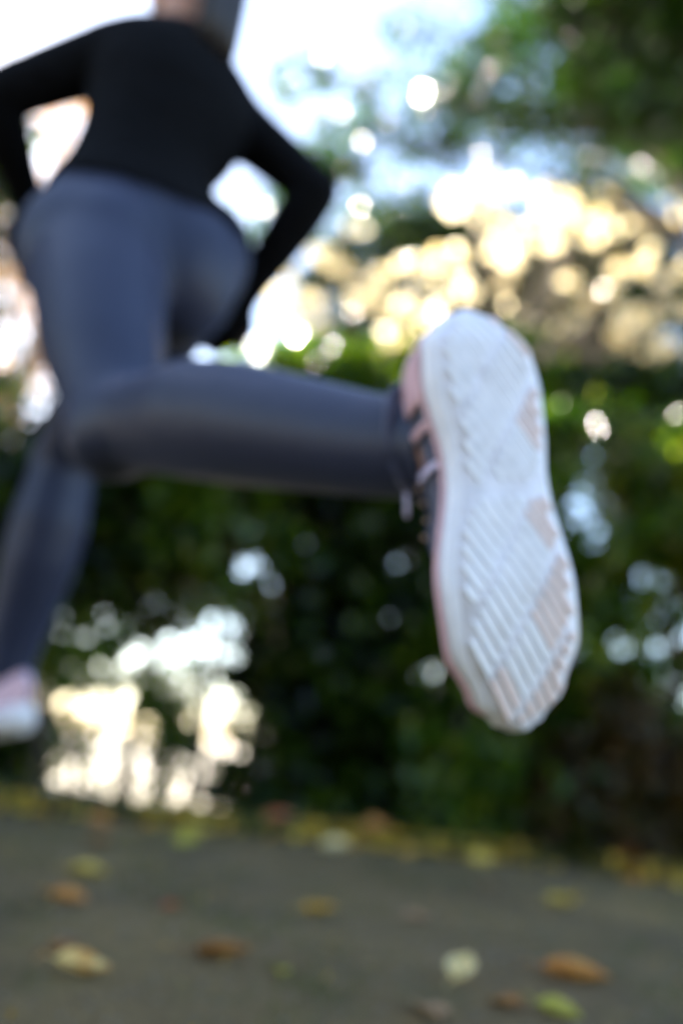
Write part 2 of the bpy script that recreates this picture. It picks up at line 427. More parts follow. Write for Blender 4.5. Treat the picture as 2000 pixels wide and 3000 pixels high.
tree('birch_tree', (-5.2, 10.5, -.01), 'pale thin-leaved autumn tree against the sky beyond the runner\'s bent elbow',
     [(-4.6, 10.2, 7.4, 1.8, 1.2, 2.4), (-4.0, 10.0, 4.2, 1.2, 1.0, 1.2)],
     .10, 'l_pale', .10, 420, 18, .10, 'bark2', 'tree', None, shell=.2, limbs=50, fork=.3)
# the branch spray hanging into the sky
tree('hanging_tree', (4.0, 6.2, -.01), 'loose green tree whose thin sprays hang into the open sky',
     [(-.50, 4.0, 4.15, .20, .2, .30), (-.15, 4.1, 3.95, .30, .25, .30), (.15, 4.0, 4.55, .40, .3, .14), (-.1, 4.2, 3.65, .45, .3, .22), (-.62, 4.2, 3.45, .30, .2, .25), (.42, 4.0, 4.1, .30, .3, .3)],
     .07, 'l_green', .06, 120, 30, .055, 'bark', 'tree', None, shell=.1, limbs=9, fork=.85, trunk_top=(1.7, 4.4, 5.4))
# unseen trees added on the sunny side to shade the path
SHD = 'unseen shade trees added on the sunny side of the path'
for (x, y, h, rr, lb) in [(-5.0, 5.0, 6.4, 2.0, 'dense unseen tree added across the path to shade it, the one close to the hedge end'),
                          (-6.4, 2.9, 7.0, 2.2, 'dense unseen tree added to shade the path, in the middle of its row')]:
    tree('shade_tree', (x, y, -.01), lb, [(x, y, h * .55, rr, rr, h * .38), (x, y, h * .22, rr * .9, rr * .8, h * .18)],
         .2, 'l_dark', .20, 680, 75, .22, 'bark', 'tree', SHD, shell=.2, limbs=30, zmin=.3)

for (x, y, h, rr, lb) in [(-4.6, -7.0, 6.6, 2.1, 'broad dark tree added unseen behind to block low light, the taller one'),
                          (-.6, -8.6, 6.0, 2.2, 'dark tree added unseen behind to block low light, between the two broad ones'),
                          (3.6, -9.0, 4.4, 2.0, 'broad dark tree added unseen on the hedge side behind to block low light')]:
    tree('light_blocking_tree', (x, y, -.01), lb, [(x, y, h * .60, rr, rr * .8, h * .36), (x, y, h * .25, rr * .95, rr * .7, h * .2)],  # unseen trees added to cut low sky light from behind the view
         .2, 'l_dark', .30, 330, 46, .26, 'bark', 'tree', 'unseen dark trees added behind to block low light', shell=.2, limbs=24, zmin=.3)

# ------------------------------------------------------------------ runner
J = {'hipL': (-0.438, 1.101, 0.957), 'hipR': (-0.315, 1.195, 1.022), 'kneeL': (-0.286, 0.918, 0.612), 'ankL': (0.060, 0.650, 0.514), 'kneeR': (-0.527, 1.421, 0.732), 'ankR': (-0.570, 1.472, 0.330),
     'pelvis': (-0.389, 1.158, 1.011), 'waist': (-0.393, 1.151, 1.171), 'chest': (-0.379, 1.164, 1.331), 'neck': (-0.377, 1.172, 1.475), 'head': (-0.392, 1.158, 1.652),
     'shL': (-0.481, 1.117, 1.383), 'elL': (-0.668, 1.112, 1.261), 'wrL': (-0.638, 1.253, 1.178), 'shR': (-0.266, 1.246, 1.373), 'elR': (-0.107, 1.234, 1.240), 'wrR': (-0.230, 1.348, 1.074)}
J = {k: Vector(v) for k, v in J.items()}
HEAD_DIR = Vector((-.60, .80, 0)).normalized()     # running direction
BACK = -HEAD_DIR
RS_TOE = Vector((.227, .105, -.968)).normalized()  # raised left shoe
RS_UP = Vector((-.412, .911, .003)).normalized()
RS_HEEL = Vector((.089, .541, .599))
LS_TOE = Vector((-.86, .46, -.22)).normalized()    # leading right shoe
LS_UP = (Vector((-.1, .1, 1)) - LS_TOE * Vector((-.1, .1, 1)).dot(LS_TOE)).normalized()
LS_HEEL = J['ankR'] - LS_UP * .100 - LS_TOE * .066

person = empty('person', (J['ankR'].x, J['ankR'].y, 0))
tag(person, 'runner seen from behind in black long-sleeved top and slate leggings, mid-stride', 'person')

def build_body():
    mb = MB()
    hipv = (J['hipR'] - J['hipL']).normalized(); shv = (J['shR'] - J['shL']).normalized()
    ax0 = (J['waist'] - J['pelvis']).normalized()
    spec = [(J['pelvis'] - ax0 * .10, hipv, .105, .080), (J['pelvis'] - ax0 * .05, hipv, .145, .100), (J['pelvis'] + ax0 * .01, hipv, .158, .105),
            (J['pelvis'] + ax0 * .07, hipv, .150, .098), (J['waist'] - ax0 * .03, hipv, .126, .086), (J['waist'] + ax0 * .03, hipv.lerp(shv, .4), .112, .080),
            (J['waist'].lerp(J['chest'], .6), hipv.lerp(shv, .7), .130, .092), (J['chest'], shv, .146, .100),
            (J['chest'].lerp(J['neck'], .45), shv, .152, .092), (J['chest'].lerp(J['neck'], .75), shv, .118, .072), (J['neck'], shv, .062, .056)]
    rings = []
    for i, (c, s, a, b) in enumerate(spec):
        t = (spec[min(i + 1, len(spec) - 1)][0] - spec[max(i - 1, 0)][0]).normalized()
        s = (s - t * s.dot(t)).normalized(); fr = t.cross(s)
        rings.append([c + s * a * math.cos(q) + fr * b * math.sin(q) for q in [2 * math.pi * k / 28 for k in range(28)]])
    mb.loft(rings)
    # buttocks
    for h, sgn in (('hipL', -1), ('hipR', 1)):
        c = J[h] + BACK * .038 + Vector((0, 0, -.002)) + hipv * .008 * -sgn
        mb.ball(c - Vector((0, 0, .03 if sgn > 0 else 0)), (.088, .086, .105 if sgn < 0 else .125))
        mb.ball(J[h] + hipv * .03 * sgn + Vector((0, 0, .02)), (.085, .085, .11))
    # legs
    for S, back in (('R', BACK), ('L', None)):
        h, k, a = J['hip' + S], J['knee' + S], J['ank' + S]
        t = (k - h).normalized()
        if S == 'L': back = (a - k).normalized()
        bk = (back - t * back.dot(t)).normalized()
        mb.tube([h - t * .02, h.lerp(k, .15) + bk * .01, h.lerp(k, .35) + bk * .006, h.lerp(k, .6), h.lerp(k, .85), k, k + t * .02],
                [.090, .096, .092, .080, .064, .057, .045], 18)
        ts = (a - k).normalized()
        cb = BACK; cb = (cb - ts * cb.dot(ts)).normalized()
        if S == 'L': cb = (-(t - ts * t.dot(ts))).normalized()
        mb.ball(k - cb * .012, (.058, .058, .060))
        mb.tube([k - ts * .02, k.lerp(a, .12) + cb * .006, k.lerp(a, .30) + cb * .016, k.lerp(a, .48) + cb * .014, k.lerp(a, .70) + cb * .006, k.lerp(a, .88), a, a + ts * .03],
                [.052, .057, .065, .063, .053, .045, .042, .036], 18)
    # feet inside the shoes
    for heel, toe, upv, a in ((LS_HEEL, LS_TOE, LS_UP, J['ankR']), (RS_HEEL, RS_TOE, RS_UP, J['ankL'])):
        mb.tube([a, heel + toe * .10 + upv * .065, heel + toe * .17 + upv * .048, heel + toe * .235 + upv * .040], [.034, (.028, .032), (.018, .034), (.010, .026)], 12, side=upv)
        mb.ball(heel + toe * .045 + upv * .058, (.026, .026, .026))
    # arms
    for S in 'LR':
        s, e, wv = J['sh' + S], J['el' + S], J['wr' + S]
        inn = J['chest'].lerp(J['neck'], .5)
        mb.tube([s.lerp(inn, .55), s.lerp(inn, .2), s, s.lerp(e, .3), s.lerp(e, .6), e.lerp(s, .1), e], [.058, .060, .053, .047, .042, .037, .035], 16)
        mb.ball(e, (.036, .036, .036))
        mb.tube([e, e.lerp(wv, .2), e.lerp(wv, .45), e.lerp(wv, .75), wv, wv + (wv - e).normalized() * .02], [.036, .040, .037, .029, .025, .024], 16)
    # trapezius
    for S in 'LR':
        mb.tube([J['sh' + S].lerp(J['neck'], .15), J['sh' + S].lerp(J['neck'], .6) + Vector((0, 0, .006)), J['neck'] + Vector((0, 0, .045))], [.042, .046, .040], 12)
    # neck and head
    nd = (J['head'] - J['neck']).normalized()
    mb.tube([J['neck'] - nd * .04, J['neck'] + nd * .03, J['neck'] + nd * .09, J['head'] - nd * .05], [.062, .053, .050, .052], 16)
    fz = Vector((0, 0, 1)); fx = HEAD_DIR; fy = fz.cross(fx)          # head frame: fx face, fy left
    hr = Matrix((fx, fy, fz)).transposed(); H = J['head']
    mb.ball(H + fz * .02 - fx * .008, (.098, .081, .100), 16, hr)
    mb.ball(H + fx * .030 - fz * .045, (.064, .062, .074), 14, hr)     # face and jaw
    mb.ball(H + fx * .062 - fz * .098, (.022, .024, .020), 10, hr)     # chin
    mb.tube([H + fx * .085 + fz * .010, H + fx * .103 - fz * .028, H + fx * .088 - fz * .040], [.010, .014, .012], 10)
    mb.tube([H + fx * .084 + fz * .024 - fy * .045, H + fx * .092 + fz * .026, H + fx * .084 + fz * .024 + fy * .045], [.008, .010, .008], 10)
    for sg in (-1, 1):
        mb.ball(H + fy * .083 * sg - fx * .012 - fz * .012, (.017, .009, .030), 10, hr)
    bones = []
    # hands
    for S in 'LR':
        wv = J['wr' + S]; d = (wv - J['el' + S]).normalized()
        pn = (BACK if S == 'L' else HEAD_DIR * -1); pn = (pn - d * pn.dot(d)).normalized()     # back of hand
        sd = d.cross(pn).normalized() * (1 if S == 'L' else -1)                               # towards the thumb
        pc = wv + d * .055
        mb.tube([wv - d * .01, wv + d * .02, wv + d * .06, wv + d * .088], [(.020, .026), (.016, .034), (.014, .039), (.012, .037)], 14, side=pn)
        for i, (o, ln) in enumerate([(.028, .072), (.0095, .080), (-.0095, .074), (-.028, .058)]):
            p = wv + d * .084 + sd * o; dd = d.copy(); ch = [p - d * .012, p]; 
            for q, fr in enumerate((.45, .31, .24)):
                rotv = R(22 + 22 * q)
                dd = (dd * math.cos(rotv) - pn * math.sin(rotv)).normalized(); p = p + dd * ln * fr; ch.append(p)
            mb.tube(ch, [.0115, .0115, .011, .0102, .0092], 9)
        p = wv + d * .028 + sd * .030
        mb.tube([p - sd * .012, p + sd * .016 + d * .018, p + sd * .024 + d * .044 - pn * .012, p + sd * .018 + d * .066 - pn * .022], [.0145, .014, .0122, .0105], 9)
    me = mb.mesh('raw_body'); ob = bpy.data.objects.new('raw_body', me); COL.objects.link(ob)
    bm = bmesh.new(); bm.from_mesh(me); bmesh.ops.recalc_face_normals(bm, faces=bm.faces); bm.to_mesh(me); bm.free()
    md = ob.modifiers.new('r', 'REMESH'); md.mode = 'VOXEL'; md.voxel_size = .006
    ms = ob.modifiers.new('s', 'SMOOTH'); ms.factor = .5; ms.iterations = 13
    dg = bpy.context.evaluated_depsgraph_get(); dg.update()
    out = bpy.data.meshes.new_from_object(ob.evaluated_get(dg))
    bpy.data.objects.remove(ob)
    return out

def seg_dist(P, a, b):
    a = np.array(a); b = np.array(b); ab = b - a
    t = np.clip(((P - a) @ ab) / (ab @ ab), 0, 1)
    return np.linalg.norm(P - (a + t[:, None] * ab), axis=1), t

body = build_body()
def relax(me, c, r, n):
    nv_ = len(me.vertices); co = np.empty(nv_ * 3); me.vertices.foreach_get('co', co); co = co.reshape(-1, 3)
    ed = np.empty(len(me.edges) * 2, dtype=np.int32); me.edges.foreach_get('vertices', ed); ed = ed.reshape(-1, 2)
    d = np.linalg.norm(co - np.array(c), axis=1); wt = np.clip((r - d) / (.35 * r), 0, 1)[:, None] * .6
    deg = np.bincount(ed.ravel(), minlength=nv_)[:, None]
    for _ in range(n):
        acc = np.zeros_like(co); np.add.at(acc, ed[:, 0], co[ed[:, 1]]); np.add.at(acc, ed[:, 1], co[ed[:, 0]])
        co += (acc / deg - co) * wt
    me.vertices.foreach_set('co', co.ravel()); me.update()
relax(body, J['pelvis'] - Vector((0, 0, .05)), .25, 40)
relax(body, J['kneeL'], .15, 30); relax(body, J['chest'], .24, 18)
nv = len(body.vertices)
P = np.empty(nv * 3); body.vertices.foreach_get('co', P); P = P.reshape(-1, 3)
Nn = np.empty(nv * 3); body.vertices.foreach_get('normal', Nn); Nn = Nn.reshape(-1, 3)
segs = []
for S in 'LR':
    wv = J['wr' + S]; d = (wv - J['el' + S]).normalized()
    segs += [('hand', wv + d * .075, wv + d * .15, .03), ('arm', J['el' + S], wv + d * .075, .033), ('arm', J['sh' + S], J['el' + S], .045),
             ('leg', J['hip' + S], J['knee' + S], .078), ('leg', J['knee' + S], J['ank' + S], .05)]
segs += [('torso', J['pelvis'], J['waist'], .12), ('torso', J['waist'], J['chest'], .11), ('torso', J['chest'], J['neck'], .11),
         ('head', J['neck'] + (J['head'] - J['neck']) * .22, J['head'], .06),
         ('foot', LS_HEEL + LS_UP * .05, LS_HEEL + LS_UP * .05 + LS_TOE * .24, .03), ('foot', RS_HEEL + RS_UP * .05, RS_HEEL + RS_UP * .05 + RS_TOE * .24, .03)]
D = np.stack([seg_dist(P, a, b)[0] / r_ for _, a, b, r_ in segs], 1)
for k_, s_ in enumerate(segs):
    if s_[0] in ('arm', 'hand'): D[:, k_] = np.where(D[:, k_] > 1.42, D[:, k_] + 3, D[:, k_])
kind = np.array([s[0] for s in segs])[D.argmin(1)]
ax = np.array((J['waist'] - J['pelvis']).normalized())
hgt = (P - np.array(J['pelvis'])) @ ax                       # along the spine above the pelvis centre
HEM = .075
is_top = (kind == 'arm') | ((kind == 'torso') & (hgt > HEM - .012)) | ((kind == 'leg') & (hgt > HEM - .012))
nd_ = np.array((J['head'] - J['neck']).normalized())
is_top &= ((P - np.array(J['neck'])) @ nd_ < .004) | (kind == 'arm')
is_leg = ((kind == 'leg') | (kind == 'torso')) & (hgt < HEM + .012)
faces = [tuple(p.vertices) for p in body.polygons]

def garment(name, mask, off, mat, thick=.002):
    use = [f for f in faces if all(mask[i] for i in f)]
    ids = sorted({i for f in use for i in f}); mp = {i: k for k, i in enumerate(ids)}
    V = P[ids] + Nn[ids] * (off[ids, None] if hasattr(off, '__len__') else off)
    me = bpy.data.meshes.new(name); me.from_pydata([tuple(x - np.array(person.location)) for x in V], [], [tuple(mp[i] for i in f) for f in use]); me.update()
    o = link(name, me, mat, person)
    sm = o.modifiers.new('thickness', 'SOLIDIFY'); sm.thickness = thick; sm.offset = 1
    return o
body.transform(Matrix.Translation(-Vector(person.location)))
link('body', body, M['skin'], person)
for S in 'LR':
    hd = np.array(J['wr' + S]); gm = (kind == 'hand') & (np.linalg.norm(P - hd, axis=1) < .3)
    gm |= (kind == 'arm') & (np.linalg.norm(P - hd - np.array((J['wr' + S] - J['el' + S]).normalized()) * .08, axis=1) < .05)
    garment('glove', gm, .0012, M['top'], .001)
garment('leggings', is_leg, .0022, M['leg'])
off = np.full(nv, .006); off[(kind != 'arm')] += np.clip((.14 - hgt[kind != 'arm']) * .06, 0, .006)
garment('long_sleeved_top', is_top, off, M['top'])

# hair: cap, tied-back tail of strand bundles falling to the nape
def hair():
    fz = Vector((0, 0, 1)); fx = HEAD_DIR; fy = fz.cross(fx); H = J['head'] - Vector(person.location)
    mb = MB(); hr = Matrix((fx, fy, fz)).transposed()
    rings = []
    for i in range(1, 15):
        ph = math.pi * i / 22
        ring = []
        for k in range(40):
            q = 2 * math.pi * k / 40
            wob = 1 + .02 * math.sin(17 * q + i)
            v = Vector((.107 * math.sin(ph) * math.cos(q), .090 * math.sin(ph) * math.sin(q), .106 * math.cos(ph)))
            # hairline: higher at the face
            if v.x > 0: v.z = max(v.z, .03 + .05 * math.cos(q) ** 2)
            ring.append(H + hr @ (v * wob) + fz * .022 - fx * .010)
        rings.append(ring)
    mb.loft(rings)
    rs = np.random.default_rng(3)
    for k in range(110):
        a = rs.uniform(-1, 1); s0 = H - fx * .088 + fy * (a * .035 - .022) + fz * rs.uniform(-.02, .03)
        e = H - fx * (.075 + rs.uniform(0, .03)) + fy * (a * .030 - .046 + rs.normal() * .008) - fz * (.195 + rs.uniform(0, .06))
        mdp = s0.lerp(e, .5) - fx * .022
        mb.tube([s0 + fx * .02, s0, mdp, e.lerp(mdp, .3), e], [.008, .009, .010, .008, .002], 5)
    mb.build('hair', M['hair'], person)
    for sg in (-1, 1):
        ee = MB(); ee.ball(H + fx * .080 + fy * .031 * sg + fz * .004, (.012, .012, .012), 8); ee.build('eye', M['eye'], person)
    li = MB(); li.tube([H + fx * .082 - fz * .068 + fy * .024, H + fx * .092 - fz * .067, H + fx * .082 - fz * .068 - fy * .024], [.003, .0065, .003], 8); li.build('lips', M['lip'], person)
hair()

# ------------------------------------------------------------------ running shoes
SL = .328
def prof(u, pts):
    for (a, x), (b, y) in zip(pts, pts[1:]):
        if u <= b:
            t = (u - a) / (b - a); t = t * t * (3 - 2 * t); return x + (y - x) * t
    return pts[-1][1]
HWM = [(0, .004), (.03, .020), (.10, .038), (.20, .041), (.42, .035), (.68, .047), (.80, .046), (.92, .032), (.975, .016), (1, .003)]
def hw(u): return prof(u, HWM) * 1.22
def cen(u): return .010 * math.sin(math.pi * min(1, max(0, (u - .35) / .65))) * -1 + .004 * u     # banana line of the last
def bot(u): return .016 * max(0, (.12 - u) / .12) ** 1.6 + .034 * max(0, (u - .66) / .34) ** 1.7
def topz(u): return bot(u) + prof(u, [(0, .026), (.15, .030), (.6, .021), (1, .016)])

def make_shoe(name_label):
    root = bpy.data.objects.new('shoe', None); COL.objects.link(root); root.empty_display_size = .03
    root['label'] = name_label
    N = 44
    us = [0.5 - 0.5 * math.cos(math.pi * i / (N - 1)) for i in range(N)]
    # midsole: cross-section rings along the length
    def ring(u, w, z0, z1, c):
        pr = [(-.86, 0), (-.96, .10), (-1.0, .35), (-1.03, .62), (-.99, .92), (-.93, 1), (.93, 1), (.99, .92), (1.03, .62), (1.0, .35), (.96, .10), (.86, 0)]
        return [(u * SL, c + w * a, z0 + (z1 - z0) * b) for a, b in pr]
    mb = MB().loft([ring(u, hw(u) + .002, bot(u) + .003, topz(u), cen(u)) for u in us]); mb.build('midsole', M['midsole'], root)
    # foam sidewall groove strips
    for sg in (-1, 1):
        st = MB(); rr = []
        for u in us[5:-6]:
            z = bot(u) + (topz(u) - bot(u)) * .66; y = cen(u) + sg * (hw(u) + .002) * 1.03
            rr.append([(u * SL, y + sg * .0012, z - .003), (u * SL, y + sg * .0022, z), (u * SL, y + sg * .0012, z + .003), (u * SL, y - sg * .003, z)])
        st.loft(rr); st.build('sidewall_stripe', M['pink'], root)
    # outsole skin
    ob = MB().loft([[(u * SL, cen(u) + hw(u) * a, bot(u) + z) for a, z in ((-.90, .004), (-.84, .0005), (-.4, -.0006), (.4, -.0006), (.84, .0005), (.90, .004))] for u in us[1:-1]])
    ob.build('outsole', M['outsole'], root)
    # tread: long diagonal bars split by flex grooves, each following the rocker of the sole
    rs = random.Random(5)
    ANG = R(33); dx, dy = math.cos(ANG), math.sin(ANG)
    for line in range(-8, 28):
        off0 = line * .0092 / math.sin(ANG)
        seg = []; run = []
        for k in range(125):
            t = -.135 + .0022 * k
            x = off0 + t * dx; y = t * dy; u = x / SL
            ok = .02 < u < .98 and abs(y - cen(min(max(u, 0), 1))) < hw(min(max(u, 0), 1)) * .84 and (k + line * 5) % 19 != 0
            ok = ok and abs(u - .46) > .018
            if ok: run.append((x, y))
            elif run:
                if len(run) > 3: seg.append(run)
                run = []
        if len(run) > 3: seg.append(run)
        for run in seg:
            wd = .0034; mbl = MB(); rings = []
            for q, (x, y) in enumerate(run[::2] if len(run) > 5 else run):
                z = bot(x / SL) - .0002; nx, ny = -dy, dx
                e = .75 if q == 0 else 1
                rings.append([(x + nx * wd, y + ny * wd, z + .001), (x + nx * wd * .8 * e, y + ny * wd * .8 * e, z - .0018 * e), (x - nx * wd * .8 * e, y - ny * wd * .8 * e, z - .0018 * e), (x - nx * wd, y - ny * wd, z + .001)])
            um = run[len(run) // 2][0] / SL; ym = run[len(run) // 2][1] - cen(um)
            pink = um > .88 or ym > hw(um) * (.75 - .55 * um)
            mbl.loft(rings).build('tread_bar', M['lugp'] if pink else M['lugw'], root, False)
    # upper
    HT = [(0, .066), (.05, .094), (.12, .102), (.26, .100), (.36, .095), (.50, .080), (.68, .056), (.85, .036), (.95, .026), (1, .014)]
    def uh(u): return prof(u, HT)
    def arch(u, off=0, grow=0, n=17, a0=0, a1=math.pi):
        w_ = (hw(u) * .95 + off) * (1 - .18 * max(0, (.35 - u) / .35) * 1); c = cen(u); zb = topz(u) - .004
        h_ = max(.004, uh(u) - zb + off)
        out = []
        for k in range(n):
            q = a0 + (a1 - a0) * k / (n - 1)
            yy = math.copysign(abs(math.cos(q)) ** .75, math.cos(q)); zz = math.sin(q) ** .85 if math.sin(q) > 0 else 0
            nar = 1 - .30 * zz * (1 if u < .5 else .7)
            out.append((u * SL + (-.004 * zz if u < .08 else 0), c + w_ * yy * nar, zb + h_ * zz))
        return out
    u2 = [.012 + .965 * t for t in us]
    MB().loft([arch(u) for u in u2]).build('upper', M['navy'], root)
    # heel counter, toe cap, side overlays: thin shells over the upper
    def shell(name, ulist, mat, a0, a1, off=.002):
        s = MB().loft([arch(u, off, 0, 13, a0, a1) for u in ulist], closed=False, cap=False); me = s.mesh(name)
        o = link(name, me, mat, root); md = o.modifiers.new('thickness', 'SOLIDIFY'); md.thickness = .0018; md.offset = 1; return o
    hc = [.004 + .22 * t / 12 for t in range(13)]
    shell('heel_counter', hc, M['pink'], .0, R(78)); shell('heel_counter', hc, M['pink'], R(102), math.pi)
    shell('heel_tab', [.004 + .06 * t / 6 for t in range(7)], M['lav'], R(80), R(100), .003)
    shell('toe_cap', [.80 + .175 * t / 10 for t in range(11)], M['pink'], R(4), R(176), .0016)
    for sg in (0, 1):
        for uu, wd in ((.27, .022), (.37, .018)):
            ul = [uu + wd * t / 4 for t in range(5)]
            a0, a1 = (R(3), R(58)) if sg == 0 else (R(122), R(177))
            shell('side_overlay', ul, M['lav'] if uu == .37 else M['pink'], a0, a1, .0022)
    shell('lace_panel', [.27 + .30 * t / 10 for t in range(11)], M['navy'], R(60), R(120), .003)
    # laces
    for k in range(6):
        u = .30 + .045 * k; a = arch(u, .0062, 0, 9, R(57), R(123))
        MB().tube(a, .0024, 6).build('lace', M['lace'], root)
    u = .30; a = arch(u, .008, 0, 9, R(57), R(123)); p = Vector(a[4])
    for sg in (-1, 1):
        MB().tube([p, p + Vector((-.004, sg * .014, .010)), p + Vector((.006, sg * .028, .006)), p + Vector((.012, sg * .012, .001)), p], .0021, 6).build('lace_bow', M['lace'], root)
        MB().tube([p, p + Vector((.012, sg * .012, .006)), p + Vector((.030, sg * .026, -.002)), p + Vector((.052, sg * .034, -.010))], .0019, 6).build('lace_end', M['lav'], root)
    # padded collar round the ankle
    cr = []
    for k in range(22):
        q = 2 * math.pi * k / 22
        cr.append((.082 + .052 * math.cos(q), cen(.2) + .040 * math.sin(q), .098 + .006 * math.cos(q) + .010 * (math.cos(q) < -.5) - .004 * abs(math.sin(q))))
    MB().tube(cr + [cr[0]], .0065, 8).build('collar', M['navy'], root)
    MB().tube([(.112, 0, .080), (.108, 0, .098), (.100, 0, .112)], [(.006, .020), (.006, .021), (.004, .017)], 12, side=(1, 0, .3)).build('tongue', M['navy'], root)
    return root

def place(root, heel, toe, upv, mirror):
    side = upv.cross(toe).normalized()
    mt = Matrix((toe, side * (-1 if mirror else 1), upv)).transposed().to_4x4()
    mt.translation = heel - Vector(person.location)
    root.parent = person; root.matrix_local = mt
rs_ = make_shoe('raised running shoe with its pale white and blush sole turned up')
place(rs_, RS_HEEL, RS_TOE, RS_UP, True)
ls_ = rs_.copy(); COL.objects.link(ls_)
for ch in list(rs_.children):
    c = ch.copy(); COL.objects.link(c); c.parent = ls_; c.matrix_parent_inverse = ch.matrix_parent_inverse
ls_['label'] = 'navy running shoe with pink and lavender trim, low behind the standing leg'
place(ls_, LS_HEEL, LS_TOE, LS_UP, False)

# ------------------------------------------------------------------ fallen leaves
def fallen_mat(name, c1, c2):
    mt, n, b = new_mat(name)
    tc = n.nodes.new('ShaderNodeTexCoord'); nz = noise(n, 38, 4, .6, tc.outputs['Object'])
    r = ramp(n, [(.38, c1), (.62, c2)], nz.outputs[0]); n.links.new(r.outputs[0], b.inputs['Base Color'])
    b.inputs['Roughness'].default_value = .5
    t = n.nodes.new('ShaderNodeBsdfTranslucent'); n.links.new(r.outputs[0], t.inputs['Color'])
    mx = n.nodes.new('ShaderNodeMixShader'); mx.inputs[0].default_value = .3
    n.links.new(b.outputs[0], mx.inputs[1]); n.links.new(t.outputs[0], mx.inputs[2]); n.links.new(mx.outputs[0], n.nodes['Material Output'].inputs['Surface'])
    bump(n, b, nz.outputs[0], .3, .003)
    return mt
FM = {'cream': fallen_mat('cream leaf', (.82, .60, .20), (.86, .72, .40)), 'orange': fallen_mat('orange leaf', (.50, .17, .03), (.62, .28, .05)),
      'yellow': fallen_mat('yellow leaf', (.62, .42, .05), (.70, .52, .10)), 'amber': fallen_mat('amber leaf', (.62, .33, .04), (.66, .40, .07)),
      'brown': fallen_mat('brown leaf', (.22, .09, .02), (.36, .16, .03)), 'green': fallen_mat('green leaf fallen', (.40, .36, .03), (.52, .44, .06)),
      'red': fallen_mat('rust red leaf', (.48, .09, .03), (.55, .16, .05)), 'grey': fallen_mat('faded leaf', (.34, .20, .10), (.42, .26, .13)),
      'two': fallen_mat('cream and orange leaf', (.84, .64, .24), (.66, .28, .04))}
def leaf_mesh(L, W_, curl, seed):
    rs = random.Random(seed); nu, nw = 10, 5; v = []; f = []
    for i in range(nu + 1):
        t = i / nu; hwid = W_ * math.sin(math.pi * t ** .8) ** .8 * (1 + .12 * math.sin(t * 31 + seed)) if 0 < t < 1 else .0006
        for j in range(nw):
            s = -1 + 2 * j / (nw - 1)
            z = abs(s) ** 1.6 * hwid * (.45 + curl) + curl * L * .5 * (2 * t - 1) ** 2 + .0015 * rs.uniform(-1, 1)
            v.append(((t - .5) * L, s * hwid, z + .002))
    for i in range(nu):
        for j in range(nw - 1):
            a = i * nw + j; f.append((a, a + nw, a + nw + 1, a + 1))
    mb = MB().add(v, f)
    mb.tube([(-.5 * L, 0, .003 + curl * L * .5), (-.72 * L, .004, .004 + curl * L * .55), (-.85 * L, .009, .003)], [.0011, .0009, .0008], 5)
    return mb.mesh('fallen_leaf')
GL = 'fallen leaves lying on the path'
FALL = [(-.231, .986, 'two', .050, .30, 10, 'curled cream and orange leaf on the tarmac, brightest of the path'),
        (-.273, 1.07, 'brown', .036, .15, 50, 'small brown leaf lying just behind the curled cream and orange leaf'),
        (-.358, 1.363, 'orange', .055, .12, -8, 'flat orange leaf on the tarmac below the runner'),
        (-.398, 1.618, 'yellow', .062, .15, 5, 'dull yellow leaf beyond the flat orange leaf'),
        (-.090, 1.116, 'brown', .060, .22, 8, 'wide amber-brown leaf alone on the tarmac'),
        (.035, 1.485, 'amber', .052, .18, 30, 'amber leaf alone in the middle of the path'),
        (.212, 1.127, 'cream', .044, .35, 60, 'upright curled cream leaf with amber rim'),
        (.378, 1.198, 'orange', .078, .15, -22, 'long orange leaf beside the yellow-green leaf'),
        (.303, 1.021, 'green', .045, .12, -30, 'yellow-green leaf lying beside the long orange leaf'),
        (.563, 1.865, 'yellow', .065, .25, 20, 'bright yellow leaf near the leaf-strewn edge of the path'),
        (.427, 1.981, 'grey', .055, .1, 70, 'faded pale brown leaf near the bright yellow leaf'),
        (-.015, 1.074, 'green', .026, .1, 110, 'tiny yellow-green leaf between the amber-brown and cream leaves'),
        (.204, 1.508, 'grey', .045, .08, 15, 'faded flat leaf between the amber and bright yellow leaves'),
        (-.199, 1.399, 'red', .026, .1, 40, 'tiny rust leaf between the orange and amber leaves'),
        (-.490, 2.063, 'brown', .055, .15, 0, 'brown leaf near the path edge behind the runner'),
        (.148, .972, 'grey', .050, .05, 105, 'thin faded leaf lying on edge near the cream leaf'),
        (.245, 1.035, 'brown', .040, .05, 120, 'narrow brown leaf between the cream and yellow-green leaves')]
for i, (x, y, mk, L, curl, a, lb) in enumerate(FALL):
    o = link('fallen_leaf', leaf_mesh(L * 1.2, L * .42, curl, i), FM[mk]); o.location = (x, y, -.003)
    o.rotation_euler = (R(random.uniform(-8, 8)), R(random.uniform(-8, 8)) - (.5 if mk == 'cream' else 0), R(a))
    if mk == 'cream': o.location.z += .008
    tag(o, lb, 'leaf', GL)
